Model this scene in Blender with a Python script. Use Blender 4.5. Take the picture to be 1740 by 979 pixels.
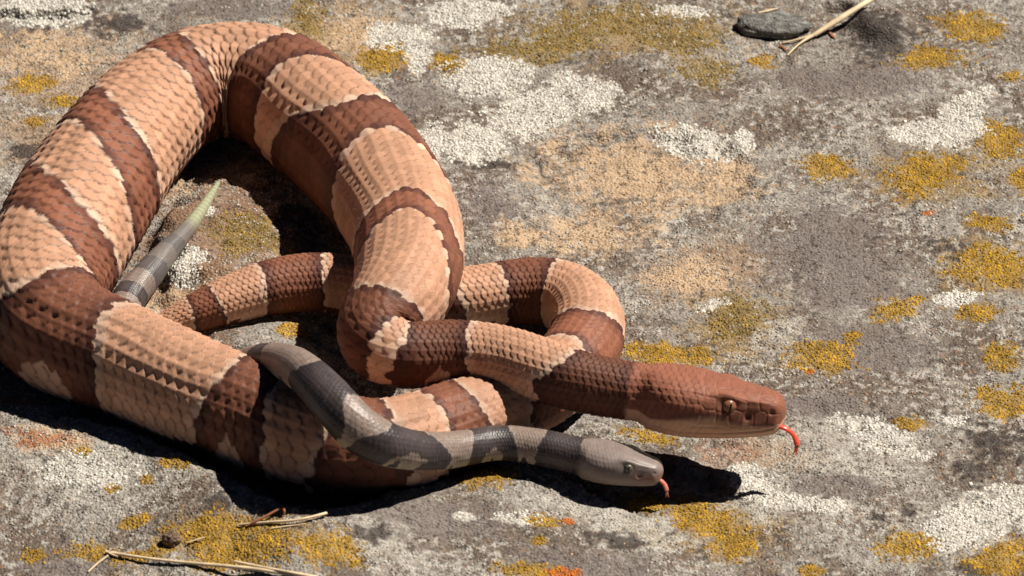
import bpy, math
import numpy as np
from mathutils import Vector

for o in list(bpy.data.objects):
    bpy.data.objects.remove(o)
SC = bpy.context.scene
COL = SC.collection
R = math.radians
rng = np.random.default_rng(7)

# ------------------------------------------------------------------ camera, sky, sun, exposure
K = 0.22e-3                 # metres spanned by one photograph pixel at the middle of the scene
ALPHA = R(33)               # camera looks down by this angle
DIST = 2.2
SA, CA = math.sin(ALPHA), math.cos(ALPHA)
CAMPOS = np.array([0.0, -DIST*CA, DIST*SA])
cam_d = bpy.data.cameras.new('camera')
cam = bpy.data.objects.new('camera', cam_d)
COL.objects.link(cam)
cam.location = CAMPOS
cam.rotation_euler = (R(90)-ALPHA, 0, 0)
cam_d.sensor_width = 36
cam_d.lens = 36*DIST/(1740*K)
cam_d.clip_start = 0.05
cam_d.clip_end = 60
cam_d.dof.use_dof = True
cam_d.dof.focus_distance = DIST-0.03
cam_d.dof.aperture_fstop = 30
SC.camera = cam

SUN_EL, SUN_AZ = R(53), R(64)          # azimuth from straight behind the subject, to the right
w = bpy.data.worlds.new('World')
SC.world = w
w.use_nodes = True
nt = w.node_tree
sky = nt.nodes.new('ShaderNodeTexSky')
sky.sky_type = 'NISHITA'
sky.sun_disc = False
sky.sun_elevation = SUN_EL
sky.sun_rotation = SUN_AZ
sky.altitude = 4000
sky.air_density = 0.14
sky.dust_density = 0.1
bg = nt.nodes['Background']
nt.links.new(sky.outputs[0], bg.inputs[0])
bg.inputs[1].default_value = 0.05
sd = bpy.data.lights.new('sun', 'SUN')
sd.energy = 5.0
sd.angle = R(0.5)
sd.color = (1.0, 0.94, 0.85)
sun = bpy.data.objects.new('sun', sd)
COL.objects.link(sun)
tosun = Vector((math.sin(SUN_AZ)*math.cos(SUN_EL), math.cos(SUN_AZ)*math.cos(SUN_EL), math.sin(SUN_EL)))
sun.rotation_euler = (-tosun).to_track_quat('-Z', 'Y').to_euler()
sun.location = tosun*3
SC.view_settings.view_transform = 'Standard'
SC.view_settings.look = 'None'
SC.view_settings.exposure = 0.25
SC.view_settings.gamma = 1
SC.cycles.diffuse_bounces = 1

# ------------------------------------------------------------------ numeric helpers
def sst(a, b, x):
    t = np.clip((x-a)/(b-a), 0, 1)
    return t*t*(3-2*t)

def hash01(i, j, seed=0):
    i = np.asarray(i).astype(np.int64).astype(np.uint64)
    j = np.asarray(j).astype(np.int64).astype(np.uint64)
    h = (i*np.uint64(374761393) + j*np.uint64(668265263) + np.uint64(seed*974711+12345)) & np.uint64(0xffffffff)
    h = ((h ^ (h >> np.uint64(13)))*np.uint64(1274126177)) & np.uint64(0xffffffff)
    h = ((h ^ (h >> np.uint64(16)))*np.uint64(2246822519)) & np.uint64(0xffffffff)
    h = h ^ (h >> np.uint64(15))
    return h.astype(np.float64)/4294967295.0

def gnoise(x, y, seed=0):
    xi, yi = np.floor(x), np.floor(y)
    fx, fy = x-xi, y-yi
    def g(ix, iy, dx, dy):
        a = hash01(ix, iy, seed)*2*np.pi
        return np.cos(a)*dx+np.sin(a)*dy
    u = fx*fx*fx*(fx*(fx*6-15)+10)
    v = fy*fy*fy*(fy*(fy*6-15)+10)
    n0 = g(xi, yi, fx, fy)*(1-u)+g(xi+1, yi, fx-1, fy)*u
    n1 = g(xi, yi+1, fx, fy-1)*(1-u)+g(xi+1, yi+1, fx-1, fy-1)*u
    return (n0*(1-v)+n1*v)*1.4

def fbm(x, y, oct=4, seed=0, gain=0.5):
    s, a, f = 0, 1.0, 1.0
    for k in range(oct):
        s = s+a*gnoise(x*f, y*f, seed+k*17)
        a *= gain
        f *= 2.03
    return s

def unproject(u, v, z=0.0):
    """photograph pixel and height (in pixels) -> world point and local scale"""
    dx = (u-870)*K/DIST
    dy = -(v-489.5)*K/DIST
    d = np.array([dx, CA+dy*SA, -SA+dy*CA])
    t = (z*K-CAMPOS[2])/d[2]
    return CAMPOS+d*t, K*t/DIST

def make_mesh(name, verts, faces, cols=None, smooth=True):
    """verts (N,3); faces (M,k) all of one size"""
    me = bpy.data.meshes.new(name)
    n, (m, k) = len(verts), faces.shape
    me.vertices.add(n)
    me.vertices.foreach_set('co', np.ascontiguousarray(verts, dtype=np.float32).ravel())
    me.loops.add(m*k)
    me.loops.foreach_set('vertex_index', np.ascontiguousarray(faces, dtype=np.int32).ravel())
    me.polygons.add(m)
    me.polygons.foreach_set('loop_start', np.arange(0, m*k, k, dtype=np.int32))
    me.update(calc_edges=True)
    me.polygons.foreach_set('use_smooth', np.full(m, smooth, dtype=bool))
    if cols is not None:
        at = me.color_attributes.new('Col', 'FLOAT_COLOR', 'POINT')
        c4 = np.ones((n, 4), dtype=np.float32)
        c4[:, :3] = cols
        at.data.foreach_set('color', c4.ravel())
    me.validate()
    me.update()
    return me

def link(name, me, mat, parent=None):
    o = bpy.data.objects.new(name, me)
    COL.objects.link(o)
    if mat is not None:
        me.materials.append(mat)
    if parent is not None:
        o.parent = parent
        o.matrix_parent_inverse = parent.matrix_basis.inverted()
    return o

def tag(o, label=None, cat=None, group=None, kind=None):
    for k, v in (('label', label), ('category', cat), ('group', group), ('kind', kind)):
        if v:
            o[k] = v
    return o

def empty(name, loc):
    o = bpy.data.objects.new(name, None)
    COL.objects.link(o)
    o.location = loc
    o.empty_display_size = 0.02
    return o

# ------------------------------------------------------------------ materials
def attr_material(name, rough=0.6, spec=0.3, var=0.15, nscale=900, bscale=1500, bump=0.3, bdist=0.0003, voro=0.0, sss=0.0):
    m = bpy.data.materials.new(name)
    m.use_nodes = True
    t = m.node_tree
    b = t.nodes['Principled BSDF']
    at = t.nodes.new('ShaderNodeAttribute')
    at.attribute_name = 'Col'
    tc = t.nodes.new('ShaderNodeTexCoord')
    n1 = t.nodes.new('ShaderNodeTexNoise')
    n1.inputs['Scale'].default_value = nscale
    n1.inputs['Detail'].default_value = 4
    n1.inputs['Roughness'].default_value = 0.65
    t.links.new(tc.outputs['Object'], n1.inputs['Vector'])
    mr = t.nodes.new('ShaderNodeMapRange')
    mr.inputs['From Min'].default_value = 0.25
    mr.inputs['From Max'].default_value = 0.75
    mr.inputs['To Min'].default_value = 1-var
    mr.inputs['To Max'].default_value = 1+var
    t.links.new(n1.outputs['Fac'], mr.inputs['Value'])
    mx = t.nodes.new('ShaderNodeVectorMath')
    mx.operation = 'SCALE'
    t.links.new(at.outputs['Color'], mx.inputs[0])
    t.links.new(mr.outputs['Result'], mx.inputs['Scale'])
    t.links.new(mx.outputs['Vector'], b.inputs['Base Color'])
    b.inputs['Roughness'].default_value = rough
    b.inputs['Specular IOR Level'].default_value = spec
    if sss:
        b.inputs['Subsurface Weight'].default_value = sss
        b.inputs['Subsurface Radius'].default_value = (0.003, 0.001, 0.0006)
        b.inputs['Subsurface Scale'].default_value = 1.0
    n2 = t.nodes.new('ShaderNodeTexNoise')
    n2.inputs['Scale'].default_value = bscale
    n2.inputs['Detail'].default_value = 3
    t.links.new(tc.outputs['Object'], n2.inputs['Vector'])
    bp = t.nodes.new('ShaderNodeBump')
    bp.inputs['Strength'].default_value = bump
    bp.inputs['Distance'].default_value = bdist
    src = n2.outputs['Fac']
    if voro:
        vo = t.nodes.new('ShaderNodeTexVoronoi')
        vo.feature = 'F1'
        vo.inputs['Scale'].default_value = voro
        t.links.new(tc.outputs['Object'], vo.inputs['Vector'])
        sb = t.nodes.new('ShaderNodeMath')
        sb.operation = 'SUBTRACT'
        t.links.new(n2.outputs['Fac'], sb.inputs[0])
        t.links.new(vo.outputs['Distance'], sb.inputs[1])
        src = sb.outputs[0]
    t.links.new(src, bp.inputs['Height'])
    t.links.new(bp.outputs['Normal'], b.inputs['Normal'])
    return m

def plain_material(name, col, rough=0.5, spec=0.4, var=0.2, nscale=300, sss=0.0):
    m = bpy.data.materials.new(name)
    m.use_nodes = True
    t = m.node_tree
    b = t.nodes['Principled BSDF']
    tc = t.nodes.new('ShaderNodeTexCoord')
    n = t.nodes.new('ShaderNodeTexNoise')
    n.inputs['Scale'].default_value = nscale
    t.links.new(tc.outputs['Object'], n.inputs['Vector'])
    cr = t.nodes.new('ShaderNodeValToRGB')
    cr.color_ramp.elements[0].position = 0.3
    cr.color_ramp.elements[1].position = 0.7
    cr.color_ramp.elements[0].color = tuple(c*(1-var) for c in col)+(1,)
    cr.color_ramp.elements[1].color = tuple(min(1, c*(1+var)) for c in col)+(1,)
    t.links.new(n.outputs['Fac'], cr.inputs['Fac'])
    t.links.new(cr.outputs['Color'], b.inputs['Base Color'])
    b.inputs['Roughness'].default_value = rough
    b.inputs['Specular IOR Level'].default_value = spec
    if sss:
        b.inputs['Subsurface Weight'].default_value = sss
        b.inputs['Subsurface Radius'].default_value = (0.004, 0.001, 0.0006)
        b.inputs['Subsurface Scale'].default_value = 1.0
    return m

M_ROCK = attr_material('lichened_rock', 0.85, 0.2, 0.30, 1100, 1300, 0.9, 0.0007, voro=900)
M_LICHEN = attr_material('lichen_crust', 0.9, 0.1, 0.25, 1500, 2000, 0.5, 0.0003)
M_ADULT = attr_material('copper_scales', 0.55, 0.22, 0.10, 1200, 2500, 0.12, 0.0002)
M_YOUNG = attr_material('grey_scales', 0.42, 0.4, 0.10, 1500, 3000, 0.1, 0.0002)

# ------------------------------------------------------------------ the rock: height and colour
def gpx(x, y):
    """ground position in photograph-sized units (x right, y towards the viewer, depth uncompressed)"""
    return x/K, -y/K

RIM = [(-900, 560, 34), (-300, 640, 34), (-100, 668, 34), (0, 690, 34), (90, 697, 37), (160, 712, 42), (230, 727, 50), (300, 757, 60), (350, 785, 64), (400, 806, 64),
       (450, 834, 72), (500, 853, 80), (545, 860, 78), (600, 850, 72), (680, 828, 60), (760, 806, 46), (850, 786, 44), (900, 791, 38),
       (960, 812, 27), (1020, 845, 17), (1100, 880, 7), (1200, 905, 0), (1400, 930, 0), (1800, 960, 0), (3000, 960, 0)]
rp = np.array([list(unproject(u, v, h)[0][:2])+[h] for u, v, h in RIM])
LIP = [(880, 716), (915, 721), (960, 735), (1010, 744), (1060, 757), (1110, 777), (1150, 791), (1215, 803), (1270, 835)]
lp = np.array([list(unproject(u, v, 0)[0][:2]) for u, v in LIP])

def bump_at(x, y, u, v, rx, ry, h, z=0, flat=0.5, seed=0):
    c = unproject(u, v, z)[0]
    n = fbm(x/K/60, y/K/60, 2, seed+90)*0.18
    d = np.sqrt(((x-c[0])/(rx*K))**2+((y-c[1])/(ry*K/SA))**2)+n
    return h*(1-sst(flat, 1.0, d))

def height_px(x, y):
    X, Y = x/K, y/K
    z = 5.0*fbm(X/210, Y/210, 3, 1)+2.6*fbm(X/38, Y/38, 3, 5)+0.7*fbm(X/9, Y/9, 2, 9)
    z = z*1.0
    wob = 7*fbm(X/40, Y/40, 3, 21)
    yr = np.interp(x, rp[:, 0], rp[:, 1])
    hr = np.interp(x, rp[:, 0], rp[:, 2])
    d = (yr-y)/K+wob
    z = z+hr*(sst(-7, 12, d))*(1-0.55*sst(20, 420, d))-0.4*hr*sst(-70, -25, d)*(1-sst(-7, 3, d))
    yl = np.interp(x, lp[:, 0], lp[:, 1])
    win = sst(lp[0, 0], lp[1, 0], x)*(1-sst(lp[-2, 0], lp[-1, 0], x))
    d2 = (yl-y)/K+wob*0.6
    z = z-15*win*sst(-3, 11, d2)*(1-sst(24, 90, d2))
    z = z+bump_at(x, y, 385, 410, 165, 140, 44, 20, 0.45, 3)
    z = z+bump_at(x, y, 430, 560, 150, 62, 36, 30, 0.5, 8)*(1-bump_at(x, y, 385, 410, 165, 140, .8, 20, .45, 3))
    z = z+bump_at(x, y, 1495, 45, 75, 45, 24, 0, 0.3, 4)-bump_at(x, y, 1425, 12, 45, 14, 26, 0, 0.3, 5)
    z = z+bump_at(x, y, 60, 12, 130, 26, 16, 0, 0.8, 6)
    z = z+bump_at(x, y, 1085, 305, 225, 95, -13, 0, 0.72, 7)
    return z

def ground_hit(u, v, n=10):
    """first point of the rock that the line of sight through a photograph pixel meets"""
    za, zb = np.array([unproject(u, v, q)[0] for q in (120.0, -70.0)])
    t = np.linspace(0, 1, 400)[:, None]
    P = za+(zb-za)*t
    under = P[:, 2]/K <= height_px(P[:, 0], P[:, 1])
    i = int(np.argmax(under)) if under.any() else 399
    return unproject(u, v, P[i, 2]/K)

def field(x, y, ells, seed, rough=0.33, fine=14):
    """soft membership (positive inside) of a patch made of ellipses given in pixels: (u, v, rx, ry, rot)"""
    x, y = np.asarray(x), np.asarray(y)
    hits = [hit_cached(e[0], e[1]) for e in ells]
    near = np.zeros(x.shape, bool)
    for e, (c, s) in zip(ells, hits):
        m = max(e[2], e[3])*1.8*s
        near |= (np.abs(x-c[0]) < m) & (np.abs(y-c[1]) < m/SA)
    out = np.full(x.shape, -9.0)
    if near.any():
        out[near] = field_near(x[near], y[near], ells, hits, seed, rough, fine)
    return out

HITS = {}
def hit_cached(u, v):
    if (u, v) not in HITS:
        HITS[(u, v)] = ground_hit(u, v)
    return HITS[(u, v)]

def field_near(x, y, ells, hits, seed, rough, fine):
    best = np.full(x.shape, -9.0)
    for e, (c, s) in zip(ells, hits):
        u, v, rx, ry = e[:4]
        rot = R(e[4]) if len(e) > 4 else 0
        dx = (x-c[0])/s
        dy = -(y-c[1])/s*SA
        a = dx*math.cos(rot)+dy*math.sin(rot)
        b = -dx*math.sin(rot)+dy*math.cos(rot)
        best = np.maximum(best, 1-np.sqrt((a/rx)**2+(b/ry)**2))
    X, Y = x/K, y/K
    return best+rough*(fbm(X/55, Y/55, 2, seed)*0.8+fbm(X/fine, Y/fine, 2, seed+5)*0.7)

WHITE = [
 [(835, 130, 80, 38, 5), (990, 155, 75, 30, 8), (900, 190, 85, 40, -15), (800, 245, 65, 40, -10), (740, 240, 35, 40)],
 [(680, 65, 62, 28, 5), (710, 95, 28, 30)],
 [(800, 20, 80, 28)],
 [(1640, 185, 55, 30, -25), (1565, 222, 60, 22, -10), (1625, 225, 60, 25, -15)],
 [(1655, 890, 95, 42, -15), (1720, 865, 50, 40, -20)],
 [(1275, 815, 45, 25, 15), (1340, 850, 100, 16, 8)],
 [(318, 440, 40, 26, -10)],
 [(70, 12, 85, 24)],
 [(1160, 22, 55, 14)],
 [(1625, 507, 38, 15)],
 [(1185, 240, 75, 26, 10), (1265, 235, 15, 18)],
 [(915, 800, 50, 14, 10)],
 [(355, 357, 14, 9)],
 [(1500, 745, 90, 26, 20)],
 [(150, 800, 90, 28, 10)],
 [(1625, 715, 26, 12)],
 [(1210, 520, 40, 12, -15)],
 [(880, 880, 55, 10), (790, 880, 30, 8)],
 [(60, 690, 45, 8)],
]
YELLOW = [
 [(525, 30, 32, 34)], [(650, 98, 48, 28)], [(905, 85, 85, 26)], [(765, 108, 30, 22)], [(1060, 40, 130, 38), (1150, 62, 80, 30), (960, 60, 70, 25)],
 [(1195, 120, 60, 28)], [(1408, 285, 46, 26)], [(1565, 300, 62, 38, -15), (1620, 275, 30, 15)], [(1705, 240, 55, 36)], [(1588, 98, 70, 21)],
 [(1650, 48, 62, 28)], [(1738, 308, 24, 22)], [(1690, 452, 80, 38)], [(1688, 380, 42, 16)], [(1518, 528, 52, 20, -15)],
 [(1400, 605, 72, 28)], [(1140, 605, 95, 20, 4)], [(1255, 540, 62, 40)], [(1705, 685, 58, 28)], [(1545, 720, 30, 12)],
 [(1700, 605, 36, 24)], [(1665, 530, 36, 15)], [(1195, 880, 85, 34, 15), (1245, 925, 45, 28)], [(1540, 930, 60, 26)], [(1705, 950, 62, 36)],
 [(830, 810, 66, 18, -8)], [(1110, 745, 56, 12, 12)], [(365, 905, 85, 28), (420, 935, 90, 26)], [(560, 932, 55, 28)], [(60, 946, 24, 11)],
 [(150, 938, 46, 15), (240, 945, 50, 12)], [(490, 563, 32, 13)], [(50, 143, 42, 20)], [(108, 172, 30, 16)], [(58, 206, 22, 9)],
 [(420, 400, 62, 44, 10)], [(1095, 858, 28, 14)], [(920, 885, 30, 10), (915, 920, 15, 7)], [(230, 886, 28, 11)], [(140, 766, 20, 8)],
 [(300, 785, 36, 9, 15)], [(250, 816, 13, 8)], [(1450, 570, 20, 9)], [(1290, 105, 30, 12)], [(1720, 130, 22, 12)], [(900, 970, 60, 10)],
 [(1380, 970, 30, 8)], [(190, 832, 14, 7)],
]
OLIVE = {0, 2, 4, 5, 17, 35}         # duller, greener, thinner patches
ORANGE = [[(965, 887, 13, 6)], [(958, 975, 30, 8)], [(1375, 632, 7, 4)], [(1578, 362, 9, 5)], [(70, 742, 62, 12, 12)], [(1240, 775, 60, 26)], [(40, 755, 20, 8)]]
TAN = [[(1090, 300, 190, 78, 4), (1230, 300, 60, 60)], [(70, 90, 130, 45)], [(610, 60, 80, 45)], [(880, 395, 45, 24)], [(1000, 400, 120, 40)], [(300, 300, 60, 50), (400, 300, 70, 50), (300, 500, 90, 60)], [(1170, 470, 80, 40)], [(90, 745, 70, 25)]]
MAUVE = [[(1400, 420, 130, 85, -10), (1450, 480, 110, 60)], [(1480, 590, 130, 42)], [(690, 170, 62, 34)], [(830, 345, 50, 45)], [(740, 880, 140, 34), (690, 870, 90, 30)], [(1000, 960, 140, 24)], [(1400, 690, 90, 24)], [(1420, 830, 90, 26)], [(120, 965, 110, 16)], [(1450, 140, 160, 40)], [(400, 15, 130, 22)], [(330, 70, 70, 20)]]
WARM = [[(110, 120, 190, 90), (60, 230, 110, 60)], [(590, 60, 110, 60)], [(1180, 470, 110, 50)], [(330, 290, 80, 60)], [(1300, 770, 90, 30)], [(1230, 440, 90, 40)]]
OCHRE = [[(1050, 55, 200, 50)], [(600, 60, 80, 50)], [(520, 40, 40, 50)], [(1250, 560, 90, 55)], [(400, 925, 200, 40)], [(1220, 905, 110, 50)], [(1600, 300, 130, 50)], [(1700, 460, 110, 60)]]
LIGHT = [[(1450, 765, 170, 50, 12)], [(1320, 850, 170, 40, 8)], [(160, 790, 190, 60, 10)], [(430, 800, 110, 30, 15)], [(620, 930, 90, 40)], [(1090, 910, 80, 40)], [(1560, 140, 90, 24)], [(1000, 870, 90, 30)], [(1340, 560, 60, 25)], [(700, 880, 70, 20)], [(1620, 900, 130, 50, -12)]]
DARK = [[(60, 260, 60, 24)], [(940, 105, 30, 8)], [(1690, 748, 52, 32)], [(1650, 806, 34, 22)], [(1545, 868, 22, 9)], [(1500, 880, 20, 7)], [(1035, 917, 55, 11)], [(1615, 420, 36, 18)], [(1495, 50, 65, 46)], [(195, 40, 58, 22)], [(70, 42, 60, 9)], [(820, 282, 45, 9)], [(1650, 965, 60, 14)], [(640, 910, 30, 12)], [(370, 858, 25, 12)]]  # dark rock; the two top-left patches paint shade in hollows under white lichen

def ground_colour(x, y):
    X, Y = x/K, y/K
    c_grey = np.array([.34, .305, .265])
    c_brown = np.array([.185, .142, .11])
    c_light = np.array([.48, .44, .385])
    a = sst(-.45, .55, fbm(X/120, Y/120, 4, 31))[..., None]
    c = c_brown*(1-a)+c_grey*a
    lt = sst(.12, .5, fbm(X/16, Y/16, 4, 41)+0.5*fbm(X/160, Y/160, 2, 45))[..., None]
    c = c*(1-lt)+c_light*lt
    def mixin(patches, col, amt, seed, soft=0.22, rough=0.45):
        nonlocal c
        for k, e in enumerate(patches):
            m = sst(-soft*.3, soft, field(x, y, e, seed+k*3, rough))[..., None]*amt
            c = c*(1-m)+np.array(col)*m
    # small pits, crumbs, pale flecks, rust freckles
    pit = sst(.42, .62, fbm(X/7, Y/7, 2, 61))[..., None]*.6
    c = c*(1-pit)+np.array([.05, .04, .035])*pit
    fl = sst(.5, .66, fbm(X/6, Y/6, 2, 71))[..., None]*.45
    c = c*(1-fl)+np.array([.55, .52, .47])*fl
    ru = sst(.62, .74, fbm(X/11, Y/11, 2, 81))[..., None]*.6
    c = c*(1-ru)+np.array([.42, .18, .07])*ru
    mixin(WARM, (.40, .27, .175), .75, 320, .8, .7)
    mixin(OCHRE, (.36, .235, .095), .7, 340, .8, .9)
    mixin(LIGHT, (.55, .51, .44), .6, 360, .8, .9)
    mixin(TAN, (.60, .42, .265), .9, 300, .7, .7)
    mot = sst(.05, .5, fbm(X/45, Y/45, 3, 91))[..., None]*.35
    c = c*(1-mot)+c*np.array([.62, .6, .58])*mot
    mixin([[(385, 400, 170, 150)]], (.27, .15, .085), .7, 350, .6, .7)
    mixin(MAUVE, (.205, .168, .152), .85, 400, .5, .5)
    mixin(DARK, (.055, .042, .038), .85, 500, .45, 1.0)
    mixin([ORANGE[5]], (.42, .16, .06), .3, 650, .5, .7)
    mixin([ORANGE[4], ORANGE[6]], (.36, .125, .05), .7, 670, .4, .8)
    mixin(WHITE, (.60, .56, .49), .88, 100)
    crack = np.max([field(x, y, e, 100+k*3, .45) for k, e in enumerate(WHITE)], 0)
    ck = (sst(0, .1, crack)*(1-sst(.02, .09, np.abs(fbm(X/26, Y/26, 2, 111)))))[..., None]*.6
    c = c*(1-ck)+np.array([.2, .165, .13])*ck
    mixin([e for i, e in enumerate(YELLOW) if i not in OLIVE], (.36, .21, .035), .78, 200, .5, .55)
    mixin([e for i, e in enumerate(YELLOW) if i in OLIVE], (.24, .16, .05), .7, 800, .5)
    mixin(ORANGE[:4], (.55, .16, .03), .8, 600)
    pit = sst(.40, .60, fbm(X/8, Y/8, 2, 65))[..., None]*.45
    c = c*(1-pit)
    c = c*(1+.22*fbm(X/5, Y/5, 2, 67))[..., None]
    hol = sst(.50, .64, fbm(X/15, Y/15, 2, 69)+.25*fbm(X/90, Y/90, 2, 70))[..., None]*.75
    c = c*(1-hol)+np.array([.06, .045, .036])*hol
    c = np.clip(c, .015, .9)
    return c

def axis(lo, hi, step, far=5.0, g=1.22):
    core = np.arange(lo, hi+step, step)
    out = [core[-1]]
    st = step
    while out[-1] < far:
        st *= 1.03 if st < .003 else g
        out.append(out[-1]+st)
    low = [core[0]]
    st = step
    while low[-1] > -far:
        st *= 1.03 if st < .003 else g
        low.append(low[-1]-st)
    return np.concatenate([np.array(low[:0:-1]), core, np.array(out[1:])])

gx = axis(-0.205, 0.205, 0.00067)
ylo = unproject(870, 1000, 20)[0][1]
yhi = unproject(870, -15, 0)[0][1]
gy = axis(ylo, yhi, 0.00074)
GX, GY = np.meshgrid(gx, gy)
gz = height_px(GX, GY)*K
gc = ground_colour(GX, GY)
nx, ny = len(gx), len(gy)
gv = np.stack([GX, GY, gz], -1).reshape(-1, 3)
ii = (np.arange(ny-1)[:, None]*nx+np.arange(nx-1)[None]).ravel()
gf = np.stack([ii, ii+1, ii+nx+1, ii+nx], -1)
ground = link('ground', make_mesh('ground', gv, gf, gc.reshape(-1, 3)), M_ROCK)
tag(ground, 'sunlit grey rock slab crusted with white and yellow lichen', None, None, 'structure')

# ------------------------------------------------------------------ lichen crusts: thousands of small raised granules
def granules(name, x, y, size, cols, mat, parent, lift=0.0, tall=0.75):
    n = len(x)
    if n < 4:
        return None
    z = height_px(x, y)*K
    S = 5
    ang = rng.uniform(0, 6.28, n)[:, None]+np.arange(S)[None]*2*np.pi/S
    r0 = size[:, None]*(1.0+0.25*rng.standard_normal((n, S)).clip(-1.5, 1.5))
    r1 = r0*rng.uniform(0.55, 0.8, (n, 1))
    h = size*rng.uniform(0.6, 1.25, n)*tall
    tilt = rng.normal(0, .25, (n, 2))
    base = np.stack([x[:, None]+np.cos(ang)*r0, y[:, None]+np.sin(ang)*r0, np.repeat((z-size*.7)[:, None], S, 1)], -1)
    zz = (z+h*.75)[:, None]+(np.cos(ang)*tilt[:, :1]+np.sin(ang)*tilt[:, 1:])*r1
    mid = np.stack([x[:, None]+np.cos(ang+.3)*r1, y[:, None]+np.sin(ang+.3)*r1, zz], -1)
    top = np.stack([x, y, z+h], -1)[:, None]
    v = np.concatenate([base, mid, top], 1).reshape(-1, 3)
    f = []
    for k in range(S):
        q = (k+1) % S
        f += [(k, q, S+q), (k, S+q, S+k), (S+k, S+q, 2*S)]
    f = (np.arange(n)[:, None, None]*(2*S+1)+np.array(f)[None]).reshape(-1, 3)
    c = np.repeat(cols, 2*S+1, 0)
    o = link(name, make_mesh(name, v, f, c), mat, parent)
    tag(o, kind='stuff')
    return o

def scatter(ells, seed, sp, thr, rough):
    xs, ys = [], []
    for e in ells:
        c, s = ground_hit(e[0], e[1])
        m = max(e[2], e[3])*1.35*s
        my = max(e[3], e[2]*abs(math.sin(R(e[4] if len(e) > 4 else 0))))*1.35*s/SA
        xs += [c[0]-m, c[0]+m]
        ys += [c[1]-my, c[1]+my]
    st = sp*K
    ax = np.arange(min(xs), max(xs), st)
    ay = np.arange(min(ys), max(ys), st)
    X, Y = np.meshgrid(ax, ay)
    X = (X+rng.uniform(-.5, .5, X.shape)*st).ravel()
    Y = (Y+rng.uniform(-.5, .5, Y.shape)*st).ravel()
    f = field(X, Y, ells, seed, rough)
    k = f > thr+rng.uniform(-.06, .16, len(X))
    return X[k], Y[k], f[k]

def colvar(base, n, v=0.12, alt=None, pa=0.0):
    c = np.tile(np.array(base), (n, 1))
    if alt is not None:
        t = (rng.uniform(0, 1, n) < pa)[:, None]*rng.uniform(.4, 1, (n, 1))
        c = c*(1-t)+np.array(alt)*t
    return np.clip(c*(1+v*rng.standard_normal((n, 1)).clip(-2, 2)), .01, .95)

for k, e in enumerate(WHITE):
    x, y, f = scatter(e, 100+k*3, 4.5, 0.0, 0.45)
    s = rng.uniform(1.7, 4.2, len(x))*K
    lowd = rng.uniform(0, 1, len(x)) < (0.92 if k not in (13, 14, 17, 18, 16) else 0.5)
    lowd &= np.abs(fbm(x/K/26, y/K/26, 2, 111)) > .045
    x, y, s = x[lowd], y[lowd], s[lowd]
    granules('white_lichen', x, y, s, colvar((.76, .72, .64), len(x), .08, (.52, .46, .39), .25), M_LICHEN, ground, tall=.3)
for k, e in enumerate(YELLOW):
    ol = k in OLIVE
    sid = (200+[i for i in range(len(YELLOW)) if i not in OLIVE].index(k)*3) if not ol else (800+sorted(OLIVE).index(k)*3)
    x, y, f = scatter(e, sid, 4.4, -.32, 0.45)
    hole = fbm(x/K/13, y/K/13, 3, 131+k)+.5*fbm(x/K/40, y/K/40, 2, 141+k)
    keep = (rng.uniform(0, 1, len(x)) < (.72 if ol else .92)*(.06+.94*sst(-.3, .2, f))) & (hole > -.14-.8*np.clip(f, 0, 1) + .3*(f < .2))
    x, y = x[keep], y[keep]
    tone = sst(-.4, .5, fbm(x/K/30, y/K/30, 2, 151+k))[:, None]
    s = rng.uniform(1.3, 3.6, len(x))*K
    base, alt = ((.40, .26, .055), (.30, .22, .11)) if ol else ((.60, .345, .03), (.38, .225, .04))
    cc = colvar(base, len(x), .13, alt, .45)*(.58+.48*tone)
    granules('yellow_lichen', x, y, s, cc, M_LICHEN, ground, tall=.45)
for k, e in enumerate(ORANGE[:4]):
    x, y, f = scatter(e, 600+k*3, 4.2, 0.0, 0.45)
    granules('orange_lichen', x, y, rng.uniform(1.5, 2.6, len(x))*K, colvar((.68, .2, .03), len(x), .12), M_LICHEN, ground)
# grey crust flakes over the whole slab in view
x0, x1 = -0.235, 0.235
ax, ay = np.arange(x0, x1, 6.6*K), np.arange(ylo, yhi, 7.6*K)
X, Y = np.meshgrid(ax, ay)
X = (X+rng.uniform(-.5, .5, X.shape)*7*K).ravel()
Y = (Y+rng.uniform(-.5, .5, Y.shape)*7*K).ravel()
dens = fbm(X/K/18, Y/K/18, 3, 41)+.6*fbm(X/K/170, Y/K/170, 2, 45)
smooth_zone = np.max([field(X, Y, e, 400+i*3, .45) for i, e in enumerate(MAUVE)]+[field(X, Y, e, 300+i*3, .45) for i, e in enumerate(TAN[:1])], 0)
lich = np.max([field(X, Y, e, 200+3*k, .45) for k, e in enumerate([e for i, e in enumerate(YELLOW) if i not in OLIVE])]+[field(X, Y, e, 500+3*k, .6) for k, e in enumerate(DARK)], 0)
keep = (dens+rng.normal(0, .12, len(X)) > np.where(smooth_zone > 0, .7, .27)) & (lich < .02)
X, Y = X[keep], Y[keep]
granules('grey_lichen', X, Y, rng.uniform(1.4, 3.4, len(X))*K, colvar((.50, .455, .395), len(X), .16, (.3, .26, .22), .4), M_LICHEN, ground, tall=.55)
# dark and tan grit grains
n = 6000
X = rng.uniform(x0, x1, n)
Y = rng.uniform(ylo, yhi, n)
granules('rock_grit', X, Y, rng.uniform(1.0, 2.4, n)*K, colvar((.2, .15, .11), n, .3, (.45, .3, .18), .4), M_LICHEN, ground, tall=.8)

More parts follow.
